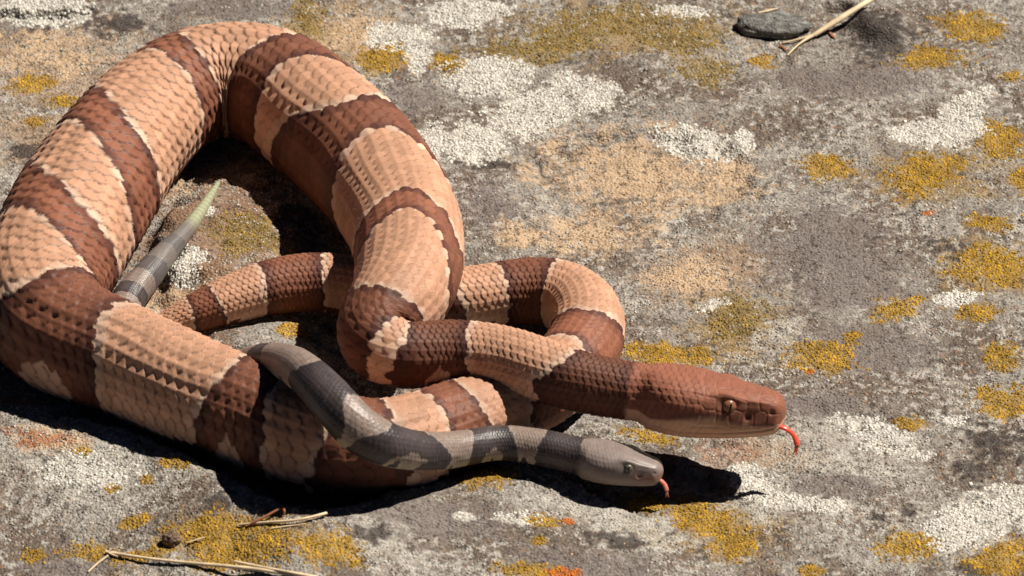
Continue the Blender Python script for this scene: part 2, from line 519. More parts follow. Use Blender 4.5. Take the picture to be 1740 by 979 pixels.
# ------------------------------------------------------------------ snakes
def natural_spline(t, y, tq):
    n = len(t)
    h = np.diff(t)
    A = np.zeros((n, n))
    b = np.zeros((n, y.shape[1]))
    A[0, 0] = A[-1, -1] = 1
    for i in range(1, n-1):
        A[i, i-1], A[i, i], A[i, i+1] = h[i-1], 2*(h[i-1]+h[i]), h[i]
        b[i] = 6*((y[i+1]-y[i])/h[i]-(y[i]-y[i-1])/h[i-1])
    m = np.linalg.solve(A, b)
    k = np.clip(np.searchsorted(t, tq)-1, 0, n-2)
    H = h[k][:, None]
    a = (t[k+1]-tq)[:, None]/H
    c = (tq-t[k])[:, None]/H
    return a*y[k]+c*y[k+1]+((a**3-a)*m[k]+(c**3-c)*m[k+1])*H*H/6

def gsmooth(y, sig):
    r = int(sig*3)
    kx = np.exp(-.5*(np.arange(-r, r+1)/sig)**2)
    kx /= kx.sum()
    yp = np.pad(y, (r, r), mode='edge')
    return np.convolve(yp, kx, 'valid')

def half_rows(s):
    return (s.rows-1)//2

class Snake:
    def __init__(s, ctrl, rows, kL, Lmin, head_len, sub_b, sub_a, soft=()):
        W = [unproject(u, v, z) for u, v, z, r in ctrl]
        p = np.array([q[0] for q in W])
        r = np.array([c[3]*q[1] for c, q in zip(ctrl, W)])
        s.pix = np.array([(c[0], c[1]) for c in ctrl], float)
        t = np.concatenate([[0], np.cumsum(np.linalg.norm(np.diff(p, axis=0), axis=1)**.75)])
        tq = np.linspace(0, t[-1], 6000)
        pts = natural_spline(t, p, tq)
        p1 = np.stack([gsmooth(pts[:, k], 36) for k in range(3)], -1)
        p2 = np.stack([gsmooth(pts[:, k], 150) for k in range(3)], -1)
        wq = np.zeros(6000)
        for i in soft:
            wq = np.maximum(wq, np.exp(-((tq-t[i])/(.035*t[-1]))**4))
        pts = p1+(p2-p1)*gsmooth(wq, 60)[:, None]
        rr = gsmooth(np.interp(tq, t, r), 55)
        arc = np.concatenate([[0], np.cumsum(np.linalg.norm(np.diff(pts, axis=0), axis=1))])
        s.arc, s.pts, s.rr, s.len = arc, pts, rr, arc[-1]
        s.rr[:30] = s.rr[:30]*np.sqrt(np.linspace(0.02, 1, 30))
        # project the centre line, to look bands up by pixel
        d = pts-CAMPOS
        dep = d[:, 1]*CA-d[:, 2]*SA
        s.pu = 870+d[:, 0]/dep*DIST/K
        s.pv = 489.5-(d[:, 1]*SA+d[:, 2]*CA)/dep*DIST/K
        L = np.maximum(kL*s.rr, Lmin*K)
        bc = np.concatenate([[0], np.cumsum(np.diff(arc)/(.5*(L[1:]+L[:-1])))])
        s.bc, s.L = bc, L
        s.s_head = s.len-head_len*K
        nb = int(bc[-1]*sub_b)
        b = np.linspace(0, bc[-1], nb)
        sq = np.interp(b, bc, arc)
        tip = s.len-(np.linspace(1, 0, 26)**2)*14*K*head_len/235
        sq = np.unique(np.concatenate([sq[sq < tip[0]-1e-5], tip]))
        s.sq = sq
        s.b = np.interp(sq, arc, bc)
        s.rows = rows
        # angles: fine over the dorsal rows, coarse on the belly
        s.dth = R(284)/rows
        nd = rows*sub_a
        th = np.linspace(-R(142), R(142), nd+1)
        bel = np.linspace(R(142), R(218), 15)[1:-1]
        s.th = np.concatenate([th, bel])
        s.hp = np.clip((sq-s.s_head)/(s.len-s.s_head), 0, 1)

    def row_of(s, th):
        hm = s.rows/2
        q = np.clip(th/R(142), 0, 1.6)
        return hm*(1.22*q-.22*q*q)

    def angle_of(s, row):
        q = np.linspace(0, 1.2, 400)
        return np.sign(row)*np.interp(np.abs(row), s.rows/2*(1.22*q-.22*q*q), q*R(142))

    def at_pixel(s, u, v, lo=0, hi=1e9):
        d = (s.pu-u)**2+(s.pv-v)**2
        d = np.where((s.arc >= lo) & (s.arc <= hi), d, 1e12)
        return s.arc[np.argmin(d)]

    def frames(s, sq, roll):
        p = np.stack([np.interp(sq, s.arc, s.pts[:, k]) for k in range(3)], -1)
        tg = np.gradient(s.pts, s.arc, axis=0)
        T = np.stack([np.interp(sq, s.arc, gsmooth(tg[:, k], 12)) for k in range(3)], -1)
        T /= np.linalg.norm(T, axis=1)[:, None]
        N = np.array([0, 0, 1.0])-T*T[:, 2:3]
        N /= np.linalg.norm(N, axis=1)[:, None]
        B = np.cross(T, N)
        c, q = np.cos(roll)[:, None], np.sin(roll)[:, None]
        return p, T, N*c+B*q, B*c-N*q

    def lattice(s):
        """winning overlapping scale at every grid point: relief, row index, centre along the body"""
        b = s.b[:, None]
        a = (np.sign(s.th)*s.row_of(np.abs(s.th)))[None]
        b, a = np.broadcast_arrays(b, a)
        fade = np.clip((half_rows(s)-np.abs(a))/2, 0, 1)
        b0, a0 = b, a
        a = a0+fade*.42*gnoise(b0/8+3, a0/5, 51)
        b = b0+.35*gnoise(b0/6+9, a0/4+5, 52)
        i0 = np.round(a)
        best = np.full(a.shape, -0.25)
        ri = i0.copy()
        cb = np.round(b)
        eg = np.zeros(a.shape)
        half = (s.rows-1)//2
        for di in (-1, 0, 1):
            i = np.clip(i0+di, -half, half)
            o = (np.mod(i, 2))*0.5
            k0 = np.round(b-o)
            for dk in (-1, 0, 1):
                c = k0+dk+o
                jit = (hash01(i+60, c*2+5, 3)-.5)*.10
                y = c-b+jit
                da = a-i
                e = 1-np.abs(da/.76)**1.9-np.abs((y+.05)/.86)**2.2
                h = (.36+.66*y-.50*da*da+.20*np.clip(1-np.abs(da)/.15, 0, 1)*np.clip(1.15-np.abs(y), 0, 1))
                h = h+(hash01(i+9, c*2+50, 8)-.5)*.2+(hash01(i+29, c*2+70, 9)-.5)*.35*da
                h = np.where(e > 0, (h+.25)*np.clip(e/.15, 0, 1)**.6-.25, -1)
                up = h > best
                best = np.where(up, h, best)
                ri = np.where(up, i, ri)
                eg = np.where(up, e, eg)
                cb = np.where(up, c, cb)
        belly = np.abs(s.th)[None] > R(142)
        fr = b-np.floor(b)
        best = np.where(belly, .25*(1-fr), best)
        cb = np.where(belly, np.floor(b)+.5, cb)
        ri = np.where(belly, 99, ri)
        s.edge = np.where(belly, np.minimum(fr, 1-fr)*2, eg)
        return best, ri, cb

def wrap(a):
    return (a+np.pi) % (2*np.pi)-np.pi

def snake_mesh(S, name, hd, colour_fn, amp, roll_pts, headfeat):
    sq, th = S.sq, S.th
    roll = np.interp(sq, [q[0] for q in roll_pts], [q[1] for q in roll_pts])
    p, T, N, B = S.frames(sq, roll)
    r = np.interp(sq, S.arc, S.rr)
    hp = S.hp
    u = headfeat['unit']
    isH = sst(0, .12, hp)
    hw = np.interp(hp, hd['x'], hd['w'])*u
    ht = np.interp(hp, hd['x'], hd['t'])*u
    hb = np.interp(hp, hd['x'], hd['b'])*u
    sm = 6
    hw, ht, hb = [gsmooth(q, sm) for q in (hw, ht, hb)]
    cap = np.sqrt(np.clip(1-(np.clip((hp-hd['cap'])/(1-hd['cap']), 0, 1))**2.2, 0, 1))
    wx = r*(1-isH)+hw*isH
    wt = r*(1-isH)+ht*isH
    wb = r*(1-isH)+hb*isH
    n = 2+isH*hd['sq']
    ct, st = np.cos(th)[None], np.sin(th)[None]
    c, q = np.abs(ct), np.abs(st)
    ex = (2/n)[:, None]
    X = np.sign(st)*q**ex*wx[:, None]*cap[:, None]
    Z = np.sign(ct)*c**ex*np.where(ct > 0, wt[:, None], wb[:, None])*cap[:, None]
    # the belly lies a little flat
    Z = np.where(Z < -.82*wb[:, None], -.82*wb[:, None]+(Z+.82*wb[:, None])*.35, Z)
    rel, ri, cb = S.lattice()
    L = np.interp(sq, S.arc, S.L)
    hfade = 1-.88*sst(.28, .6, hp)
    A = amp*L*hfade
    A = A*np.clip(r/(8*K), .2, 1)
    disp = rel*A[:, None]
    hdisp = headfeat['fn'](hp[:, None], np.abs(th)[None], u)
    disp = disp+hdisp+(.022*r*(1-isH))[:, None]*fbm((S.b/9)[:, None]+0*th[None], np.cos(th)[None]*2+np.sin(th)[None]*2.7+0*S.b[:, None], 2, 57)
    dirx, dirz = X, Z
    nl = np.sqrt((X/np.maximum(wx, 1e-6)[:, None]**2)**2+(Z/np.maximum(wt, 1e-6)[:, None]**2)**2)+1e-9
    dx = X/np.maximum(wx, 1e-6)[:, None]**2/nl
    dz = Z/np.maximum(wt, 1e-6)[:, None]**2/nl
    dcap = np.minimum(1, cap*2)[:, None]
    X = X+dx*disp*dcap
    Z = Z+dz*disp*dcap
    V = p[:, None]+N[:, None]*Z[..., None]+B[:, None]*X[..., None]
    cs = np.interp(cb, S.bc, S.arc)
    cs = cs+(sq[:, None]-cs)*.5
    S.phi_mix = .5
    col = colour_fn(S, cs, ri, cb, rel, hp, V)
    ns, na = len(sq), len(th)
    i = np.arange(ns-1)[:, None]*na
    j = np.arange(na)[None]
    j2 = (j+1) % na
    f = np.stack([i+j, i+j2, i+na+j2, i+na+j], -1).reshape(-1, 4)
    verts = V.reshape(-1, 3)
    me = make_mesh(name, verts, f, col.reshape(-1, 3))
    return me, V, (p, T, N, B, roll)

def band_shape(S, cs, ph, side, bands):
    """signed, normalised distance to the nearest dark cross-band (below 1 = inside)"""
    best = np.full(cs.shape, 9.0)
    aph = np.abs(ph)
    for (sa, sb, dors, flank, sk, fork) in bands:
        c = .5*(sa+sb)
        hw = .5*abs(sb-sa)
        prof = dors+(flank-dors)*sst(R(5), R(95), aph)
        if isinstance(sk, tuple):
            sh = np.where(ph > 0, sk[0], sk[1])*K*sst(R(0), R(85), aph)
        else:
            sh = sk*hw*np.sin(ph)
        d = (cs-c-sh)/(hw*prof)
        dd = np.abs(d)
        if fork:
            pale = (aph > R(72)) & (dd < .42*sst(R(72), R(110), aph))
            dd = np.where(pale, 1.15, dd)
        best = np.minimum(best, dd)
    return best

# ---------------- the adult
ADULT = [(185, 588, 8, 3), (235, 570, 30, 13), (295, 548, 46, 26), (345, 528, 58, 36), (405, 504, 68, 43), (480, 484, 71, 47), (560, 480, 70, 50),
 (650, 498, 66, 52), (740, 510, 58, 53), (830, 503, 54, 53), (915, 493, 57, 55), (978, 512, 60, 60), (1000, 558, 62, 62), (975, 615, 64, 64),
 (922, 658, 66, 66), (840, 696, 70, 70), (750, 733, 74, 76), (655, 764, 82, 85), (565, 758, 88, 90), (470, 724, 92, 92), (380, 688, 94, 92),
 (280, 644, 96, 91), (180, 600, 98, 95), (98, 562, 100, 100), (66, 505, 102, 106), (92, 435, 102, 112), (132, 360, 102, 114), (190, 270, 102, 106), (258, 176, 102, 96),
 (350, 110, 102, 95), (444, 127, 102, 98), (517, 186, 102, 103), (590, 248, 102, 104), (655, 325, 106, 100), (690, 400, 130, 93), (693, 465, 158, 88),
 (664, 525, 168, 76), (634, 574, 156, 63), (676, 605, 142, 56), (745, 600, 140, 55), (820, 602, 144, 54), (890, 618, 148, 53), (960, 643, 142, 52), (1040, 661, 132, 50),
 (1110, 672, 130, 49), (1170, 682, 126, 50), (1230, 690, 122, 50), (1290, 697, 118, 50), (1346, 704, 114, 50)]
A = Snake(ADULT, 19, .24, 9.5, 238, 8.4, 9, soft=(28, 29))
ab_px = [  # dark bands: pixels where each starts and ends on the centre line, dorsal and flank width factors, skew, forked flank
 ((325, 535), (368, 519), .9, 1.1, 0, 0), ((443, 494), (553, 481), .9, 1.1, 0, 0), ((640, 497), (775, 510), .8, 1.1, 0, 0), ((850, 500), (945, 497), .9, 1.1, 0.2, 0),
 ((1000, 578), (962, 632), .9, 1.2, 0, 0), ((860, 690), (925, 656), .8, 1.1, 0, 0), ((720, 745), (790, 720), .8, 1.1, 0, 0), ((560, 769), (660, 763), .8, 1.1, 0, 0),
 ((380, 698), (478, 741), .75, 1.15, .1, 1), ((66, 540), (205, 612), .75, 1.1, .1, 1), ((72, 478), (116, 388), .62, 1.2, -1.3, 0), ((154, 326), (206, 257), .75, 1.15, -1.5, 0),
 ((280, 180), (328, 148), .85, 1.2, -.5, 0), ((440, 145), (534, 198), .55, 1.3, -.45, 0), ((574, 234), (660, 332), .48, 1.35, (-10, 45), 0),
 ((690, 405), (694, 442), .8, 1.3, (70, 120), 0), ((655, 545), (655, 592), .9, 1.2, 0, 0), ((690, 603), (800, 600), 1.0, 1.25, 0, 1), ((950, 640), (1105, 671), .75, 1.06, -.2, 0)]
def order_bands(S, px, reach):
    out, lo = [], 0.0
    for p, q, d, f, k, fk in px:
        a, b = sorted((S.at_pixel(*p, lo, lo+reach*K), S.at_pixel(*q, lo, lo+reach*K)))
        out.append((a, b, d, f, k, fk))
        lo = b
    return out
s_neck = A.at_pixel(1070, 667)
band_tone = sorted((A.at_pixel(u, v), q) for u, v, q in ((345, 528, .85), (480, 484, .9), (900, 494, .7), (980, 600, 1.1), (470, 724, .72), (180, 600, .72), (92, 435, 1.0), (262, 190, 1.0), (480, 160, .72), (590, 250, .72), (690, 420, 1.0), (745, 600, .55), (1060, 665, .5)))
ab = order_bands(A, ab_px, 800)
print('bands', [(round(x[0]/K), round(x[1]/K)) for x in ab], 'len', A.len/K)

def adult_colour(S, cs, ri, cb, rel, hp, V):
    ph = np.where(ri == 99, np.pi*.95, .5*S.angle_of(ri)+.5*S.th[None])
    rnd = hash01(ri+77, cb*2+11, 4)
    rnd2 = hash01(ri+17, cb*2+31, 6)
    d = band_shape(S, cs, ph, 0, ab)
    d = d+(rnd-.5)*.08
    pale = np.array([.56, .305, .192])
    cream = np.array([.72, .52, .39])
    mid = np.array([.262, .102, .06])
    dark = np.array([.092, .034, .025])
    aph = np.abs(ph)
    t = sst(.45, 1.0, d)[..., None]
    # the bands are darkest towards the head and along the thick front coil
    tone = np.interp(cs, [q[0] for q in band_tone], [q[1] for q in band_tone])[..., None]
    cdark = mid*tone*(1-t)+dark*(.6+.4*tone)*t
    e = (1-sst(1.02, 1.32, d))[..., None]
    cpale = pale*(1-.75*e)+cream*.75*e
    dusk = (1-sst(R(10), R(45), aph))[..., None]*.16
    cpale = cpale*(1-dusk)
    # pale scales: duskier along the back, pinker and lighter low down
    low = sst(R(70), R(120), aph)[..., None]
    cpale = cpale*(1-low)+np.array([.66, .40, .28])*low
    ins = (d < 1)[..., None]
    c = np.where(ins, cdark, cpale)
    # blotches low on the flank in the middle of the pale fields
    bl = (np.abs(aph-R(128)) < R(16)) & (np.mod(np.floor(cb/3.2), 3) == 0)
    c = np.where((bl & (d > 1.1))[..., None], dark*1.4, c)
    c = np.where((ri == 99)[..., None], np.array([.55, .36, .25])*np.where(rnd < .25, .35, 1)[..., None], c)
    c = c*(.92+.26*rnd2[..., None])
    # paler crests, skin between the scales
    c = c*(1+.10*np.clip(rel, -.2, .8))[..., None]
    c = c*(.40+.60*sst(0.0, .36, S.edge))[..., None]
    # the head
    H = sst(s_neck, s_neck+10*K, cs)[..., None]
    th = np.abs(S.th)[None, :]
    hpx = hp[:, None]
    top = np.array([.295, .112, .068])
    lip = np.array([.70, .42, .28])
    chin = np.array([.56, .33, .22])
    ch = np.broadcast_to(top, c.shape).copy()
    ch = ch*(.90+.2*rnd2[..., None])
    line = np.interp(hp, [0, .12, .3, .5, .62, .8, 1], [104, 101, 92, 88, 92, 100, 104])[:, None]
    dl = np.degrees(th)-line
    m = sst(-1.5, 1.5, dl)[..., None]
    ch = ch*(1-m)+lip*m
    dk = (np.exp(-(dl/3.0)**2)*.7*sst(.05, .15, hpx)*(1-sst(.85, 1, hpx)))[..., None]
    ch = ch*(1-dk)+np.array([.12, .04, .03])*dk
    # shading painted into the cheek colour between eye, pit and nostril
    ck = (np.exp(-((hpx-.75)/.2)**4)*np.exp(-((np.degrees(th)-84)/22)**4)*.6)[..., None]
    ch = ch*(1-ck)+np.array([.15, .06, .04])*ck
    em = (np.exp(-((hpx-.62)/.075)**4)*np.exp(-((np.degrees(th)-70)/15)**4)*.65)[..., None]  # shade under the brow, painted dark around the eye
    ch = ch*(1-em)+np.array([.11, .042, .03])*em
    m2 = sst(126, 134, np.degrees(th))[..., None]
    ch = ch*(1-m2)+chin*m2
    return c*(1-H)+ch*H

def plates(hp, th, ln, rad, cell):
    """irregular head shields: domed cells with grooves between them"""
    x, y = np.broadcast_arrays(hp*ln/cell, th*rad/cell)
    xi, yi = np.floor(x), np.floor(y)
    f1, f2 = np.full(x.shape, 9.0), np.full(x.shape, 9.0)
    for di in (-1, 0, 1):
        for dj in (-1, 0, 1):
            px = xi+di+.5+.7*(hash01(xi+di+40, yi+dj+40, 5)-.5)
            py = yi+dj+.5+.7*(hash01(xi+di+40, yi+dj+40, 6)-.5)
            dd = np.hypot(x-px, y-py)
            f2 = np.where(dd < f1, f1, np.minimum(f2, dd))
            f1 = np.minimum(f1, dd)
    return 1.0*sst(0, .18, f2-f1)-.5*f1*f1-.7

def adult_headfn(hp, th, u):
    d = np.degrees(th)
    def g(h0, t0, sh, stt):
        return np.exp(-((hp-h0)/sh)**2-((d-t0)/stt)**2)
    z = 7.5*g(.60, 50, .075, 8)+3.5*g(.78, 55, .12, 7)         # brow and canthus ridge
    z = z-8*g(.615, 70, .05, 10)                                # eye socket
    z = z-6*g(.745, 88, .020, 6)                               # heat pit
    z = z-4*g(.905, 78, .018, 7)                               # nostril
    z = z-2.5*g(.78, 84, .09, 12)                              # hollow cheek
    z = z+4*g(.25, 95, .14, 30)                                # jaw muscle
    th_m = np.interp(hp, [0, .12, .3, .6, .85, 1], [112, 116, 119, 120, 117, 112])
    z = z-3.2*np.exp(-((d-th_m)/2.6)**2)*sst(.08, .16, hp)      # mouth line
    z = z+plates(hp, th, 235, 46, 21)*sst(.3, .45, hp)*(1-sst(104, 112, d))
    return z*u

AH = dict(x=[0, .12, .25, .4, .55, .7, .85, .95, 1], w=[50, 58, 68, 70, 64, 54, 43, 36, 33], t=[47, 49, 50, 49, 45, 40, 35, 30, 28], b=[50, 52, 53, 52, 50, 47, 42, 34, 28], cap=.91, sq=.7)

def eye_pair(S, V, parent, hp0, deg, rad, imat, pmat, u):
    i = int(np.argmin(np.abs(S.hp-hp0)))
    for sgn in (1, -1):
        j = int(np.argmin(np.abs(S.th-sgn*R(deg))))
        c = V[i, j]
        t1 = V[i+3, j]-V[i-3, j]
        t2 = V[i, j+2]-V[i, j-2]
        nrm = np.cross(t1, t2)
        mid = V[i].mean(0)
        nrm /= np.linalg.norm(nrm)
        if np.dot(nrm, c-mid) < 0:
            nrm = -nrm
        ax = t1/np.linalg.norm(t1)
        up = np.cross(nrm, ax)
        if up[2] < 0:
            up = -up
        def ball(name, cen, ra, rb, rc, mat, par, nu=20, nv=12):
            a = np.linspace(0, 2*np.pi, nu, endpoint=False)
            bb = np.linspace(0.02, np.pi-.02, nv)
            vv = np.stack([np.sin(bb)[:, None]*np.cos(a)[None], np.sin(bb)[:, None]*np.sin(a)[None], np.cos(bb)[:, None]+0*a[None]], -1)
            P = cen+vv[..., :1]*ra*ax+vv[..., 1:2]*rb*up+vv[..., 2:]*rc*nrm
            ii = np.arange(nv-1)[:, None]*nu
            jj = np.arange(nu)[None]
            j2 = (jj+1) % nu
            f = np.stack([ii+jj, ii+nu+jj, ii+nu+j2, ii+j2], -1).reshape(-1, 4)
            o = link(name, make_mesh(name, P.reshape(-1, 3), f), mat, par)
            return o
        eo = ball('eye', c+nrm*rad*.05, rad, rad*.95, rad*.75, imat, parent)
        ball('pupil', c+nrm*rad*.68, rad*.16, rad*.72, rad*.16, pmat, eo, 12, 8)

def tube(name, pts, rad, mat, parent=None, sides=8, flat=1.0):
    pts = np.array(pts, float)
    n = len(pts)
    T = np.gradient(pts, axis=0)
    T /= np.linalg.norm(T, axis=1)[:, None]
    N = np.array([0, 0, 1.0])-T*T[:, 2:3]
    N = N+np.array([1e-4, 2e-4, 0])
    N /= np.linalg.norm(N, axis=1)[:, None]
    B = np.cross(T, N)
    a = np.linspace(0, 2*np.pi, sides, endpoint=False)
    rad = np.broadcast_to(rad, (n,))
    V = pts[:, None]+(np.cos(a)[None, :, None]*N[:, None]*flat+np.sin(a)[None, :, None]*B[:, None])*rad[:, None, None]
    i = np.arange(n-1)[:, None]*sides
    j = np.arange(sides)[None]
    j2 = (j+1) % sides
    f = np.stack([i+j, i+j2, i+sides+j2, i+sides+j], -1).reshape(-1, 4)
    return V.reshape(-1, 3), f

def curve_px(ctrl, n):
    W = np.array([unproject(*c[:3])[0] for c in ctrl])
    t = np.concatenate([[0], np.cumsum(np.linalg.norm(np.diff(W, axis=0), axis=1))])
    return natural_spline(t, W, np.linspace(0, t[-1], n))

def tongue(parent, ctrl, tip_a, tip_b, r0, mat):
    base = curve_px(ctrl, 26)
    v1, f1 = tube('t', base, np.linspace(r0, r0*.8, 26)*K, mat, sides=10, flat=.6)
    e = unproject(*ctrl[-1])[0]
    vs, fs = [v1], [f1]
    off = len(v1)
    for tp in (tip_a, tip_b):
        mid = base[-3]
        q = unproject(*tp)[0]
        tt = np.linspace(0, 1, 10)[:, None]
        arcp = (1-tt)**2*mid+2*tt*(1-tt)*(e*.5+(mid+(e-mid)*1.8)*.5)+tt**2*q
        v, f = tube('t', arcp, np.linspace(r0*.6, r0*.15, 10)*K, mat, sides=10, flat=.7)
        vs.append(v)
        fs.append(f+off)
        off += len(v)
    return link('tongue', make_mesh('tongue', np.concatenate(vs), np.concatenate(fs)), mat, parent)

M_EYE = plain_material('copper_iris', (.3, .13, .07), .3, .4, .35, 900)
M_EYE2 = plain_material('grey_iris', (.15, .13, .095), .35, .4, .35, 900)
M_PUPIL = plain_material('slit_pupil', (.008, .006, .005), .4, .2)
M_TONGUE = plain_material('red_tongue', (.8, .11, .06), .3, .5, .12, 400, sss=.3)
M_TONGUE2 = plain_material('pink_tongue', (.72, .22, .16), .35, .5, .1, 400, sss=.3)

asnake = empty('adult_snake', unproject(420, 500, 0)[0])
tag(asnake, 'large copper brown snake with dark crossbands lying in thick coils, red tongue out', 'snake')
hs = A.s_head
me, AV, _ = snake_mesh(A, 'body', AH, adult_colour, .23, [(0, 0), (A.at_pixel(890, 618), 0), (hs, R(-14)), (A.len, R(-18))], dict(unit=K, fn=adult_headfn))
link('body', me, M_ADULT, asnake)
eye_pair(A, AV, asnake, .615, 67, 12.5*K, M_EYE, M_PUPIL, K)
tongue(asnake, [(1312, 722, 106), (1334, 728, 104), (1350, 742, 90), (1355, 758, 78)], (1347, 773, 66), (1352, 774, 62), 6.0, M_TONGUE)

# ---------------- the young one
YOUNG = [(u, v, z, r*.95) for u, v, z, r in [(374, 306, 52, 3), (352, 342, 55, 8), (318, 390, 57, 14), (282, 430, 56, 21), (246, 474, 52, 27), (213, 518, 44, 31), (215, 565, 38, 33), (270, 603, 44, 33), (340, 626, 64, 33),
 (400, 628, 106, 32), (440, 615, 148, 31), (475, 614, 180, 32), (510, 628, 214, 35), (545, 660, 222, 38), (580, 699, 212, 41), (612, 732, 190, 42), (645, 752, 168, 41), (690, 765, 138, 37),
 (745, 767, 106, 34), (793, 761, 88, 32), (845, 753, 80, 31), (890, 756, 76, 32), (940, 765, 72, 33), (985, 776, 68, 33), (1030, 786, 64, 33), (1080, 795, 60, 33), (1131, 803, 57, 33)]]
Yg = Snake(YOUNG, 21, .20, 4.2, 138, 5, 5)
yb_px = [((300, 412), (283, 430), .9, 1.1, 0, 0), ((264, 453), (243, 478), .9, 1.1, 0, 0), ((228, 500), (214, 520), .9, 1.1, 0, 0), ((440, 615), (470, 613), .6, 1.1, 0, 0), ((525, 640), (590, 710), .75, 1.2, .1, 0),
 ((622, 740), (735, 767), .62, 1.18, 0, 1), ((790, 761), (872, 754), .8, 1.25, 0, 1), ((920, 761), (992, 778), .85, 1.1, 0, 0)]
yb = order_bands(Yg, yb_px, 700)
s_tail1, s_tail2 = Yg.at_pixel(312, 398), Yg.at_pixel(330, 374)

def young_colour(S, cs, ri, cb, rel, hp, V):
    ph = np.where(ri == 99, np.pi*.95, .5*S.angle_of(ri)+.5*S.th[None])
    rnd = hash01(ri+77, cb*2+11, 14)
    rnd2 = hash01(ri+17, cb*2+31, 16)
    d = band_shape(S, cs, ph, 0, yb)+(rnd-.5)*.06
    aph = np.abs(ph)
    pale = np.array([.275, .205, .168])
    dark = np.array([.052, .040, .040])
    edge = np.array([.36, .29, .25])
    e = (1-sst(1.0, 1.25, d))[..., None]
    cp = pale*(1-.5*e)+edge*.5*e
    low = sst(R(95), R(125), aph)[..., None]
    cp = cp*(1-low)+np.array([.46, .39, .29])*low
    c = np.where((d < 1)[..., None], dark*(1+.5*(1-sst(.3, .9, d)))[..., None], cp)
    spot = (np.abs(aph-R(122)) < R(15)) & (np.mod(cb, 9) < 3.2)
    c = np.where((spot & (d > 1.15))[..., None], dark*1.2, c)
    c = np.where((ri == 99)[..., None], np.array([.45, .38, .28]), c)
    c = c*(.88+.24*rnd2[..., None])
    tg = sst(260*K, 420*K, S.sq)[:, None, None]
    c = c*tg+(c*.28+np.array([.125, .115, .11]))*(1-tg)
    c = c*(.5+.5*sst(0.0, .36, S.edge))[..., None]
    # sulphur green tail tip
    tl = (1-sst(s_tail1, s_tail2, S.sq) if s_tail1 < s_tail2 else 1-sst(s_tail2, s_tail1, S.sq))[:, None, None]
    gr = np.array([.37, .38, .24])*(1+.15*np.sin(cb*2.1))[..., None]
    tip = (1-sst(0, 22*K, S.sq))[:, None, None]
    gr = gr*(1-tip*.6)+np.array([.2, .26, .22])*tip*.6
    c = c*(1-tl)+gr*tl
    H = sst(.0, .10, hp)[:, None, None]
    th = np.degrees(np.abs(S.th))[None]
    hpx = hp[:, None]
    ch = np.broadcast_to(np.array([.255, .20, .178]), c.shape)*(.92+.16*rnd2[..., None])
    stripe = (np.exp(-((th-76)/11)**4)*sst(.5, .56, hpx)*(1-sst(.7, .74, hpx))*.6)[..., None]
    ch = ch*(1-stripe)+np.array([.09, .07, .06])*stripe
    lip = sst(92, 99, th)[..., None]
    ch = ch*(1-lip)+np.array([.27, .21, .17])*lip
    snout = (sst(.62, .72, hpx)*np.exp(-((th-98)/14)**2)*.55)[..., None]
    ch = ch*(1-snout)+np.array([.28, .10, .08])*snout
    return c*(1-H)+ch*H

def young_headfn(hp, th, u):
    d = np.degrees(th)
    def g(h0, t0, sh, stt):
        return np.exp(-((hp-h0)/sh)**2-((d-t0)/stt)**2)
    z = 7*g(.6, 50, .09, 9)+3*g(.78, 55, .12, 8)-6*g(.61, 71, .055, 10)-4*g(.75, 90, .025, 7)-3*g(.92, 80, .02, 8)+3*g(.25, 95, .14, 30)-2*g(.78, 84, .09, 12)
    th_m = np.interp(hp, [0, .12, .3, .6, .85, 1], [112, 116, 119, 120, 117, 112])
    z = z-2.6*np.exp(-((d-th_m)/3)**2)*sst(.08, .16, hp)
    return z*u

YH = dict(x=AH['x'], w=[54, 62, 73, 76, 70, 58, 47, 38, 34], t=[52, 50, 51, 52, 50, 42, 33, 26, 24], b=[52, 50, 48, 47, 46, 45, 42, 36, 32], cap=.90, sq=.6)
ysnake = empty('young_snake', unproject(700, 800, 30)[0])
tag(ysnake, 'small grey young snake with charcoal bands and yellow green tail tip, draped over the coils', 'snake')
me, YV, _ = snake_mesh(Yg, 'body', YH, young_colour, .17, [(0, 0), (Yg.s_head, R(-10)), (Yg.len, R(-16))], dict(unit=K*.60, fn=young_headfn))
link('body', me, M_YOUNG, ysnake)
eye_pair(Yg, YV, ysnake, .61, 69, 7.5*K, M_EYE2, M_PUPIL, K)
tongue(ysnake, [(1108, 811, 50), (1118, 814, 48), (1129, 823, 40), (1133, 834, 32)], (1131, 845, 22), (1136, 845, 20), 4.6, M_TONGUE2)

# ------------------------------------------------------------------ dry stems, twig, pebbles
M_STRAW = plain_material('dry_straw', (.80, .62, .40), .55, .3, .22, 250)
M_TWIG = plain_material('red_brown_twig', (.36, .15, .08), .7, .2, .3, 300)
M_STONE = attr_material('pebble_skin', .85, .2, .35, 900, 1200, .8, .0006, voro=1000)

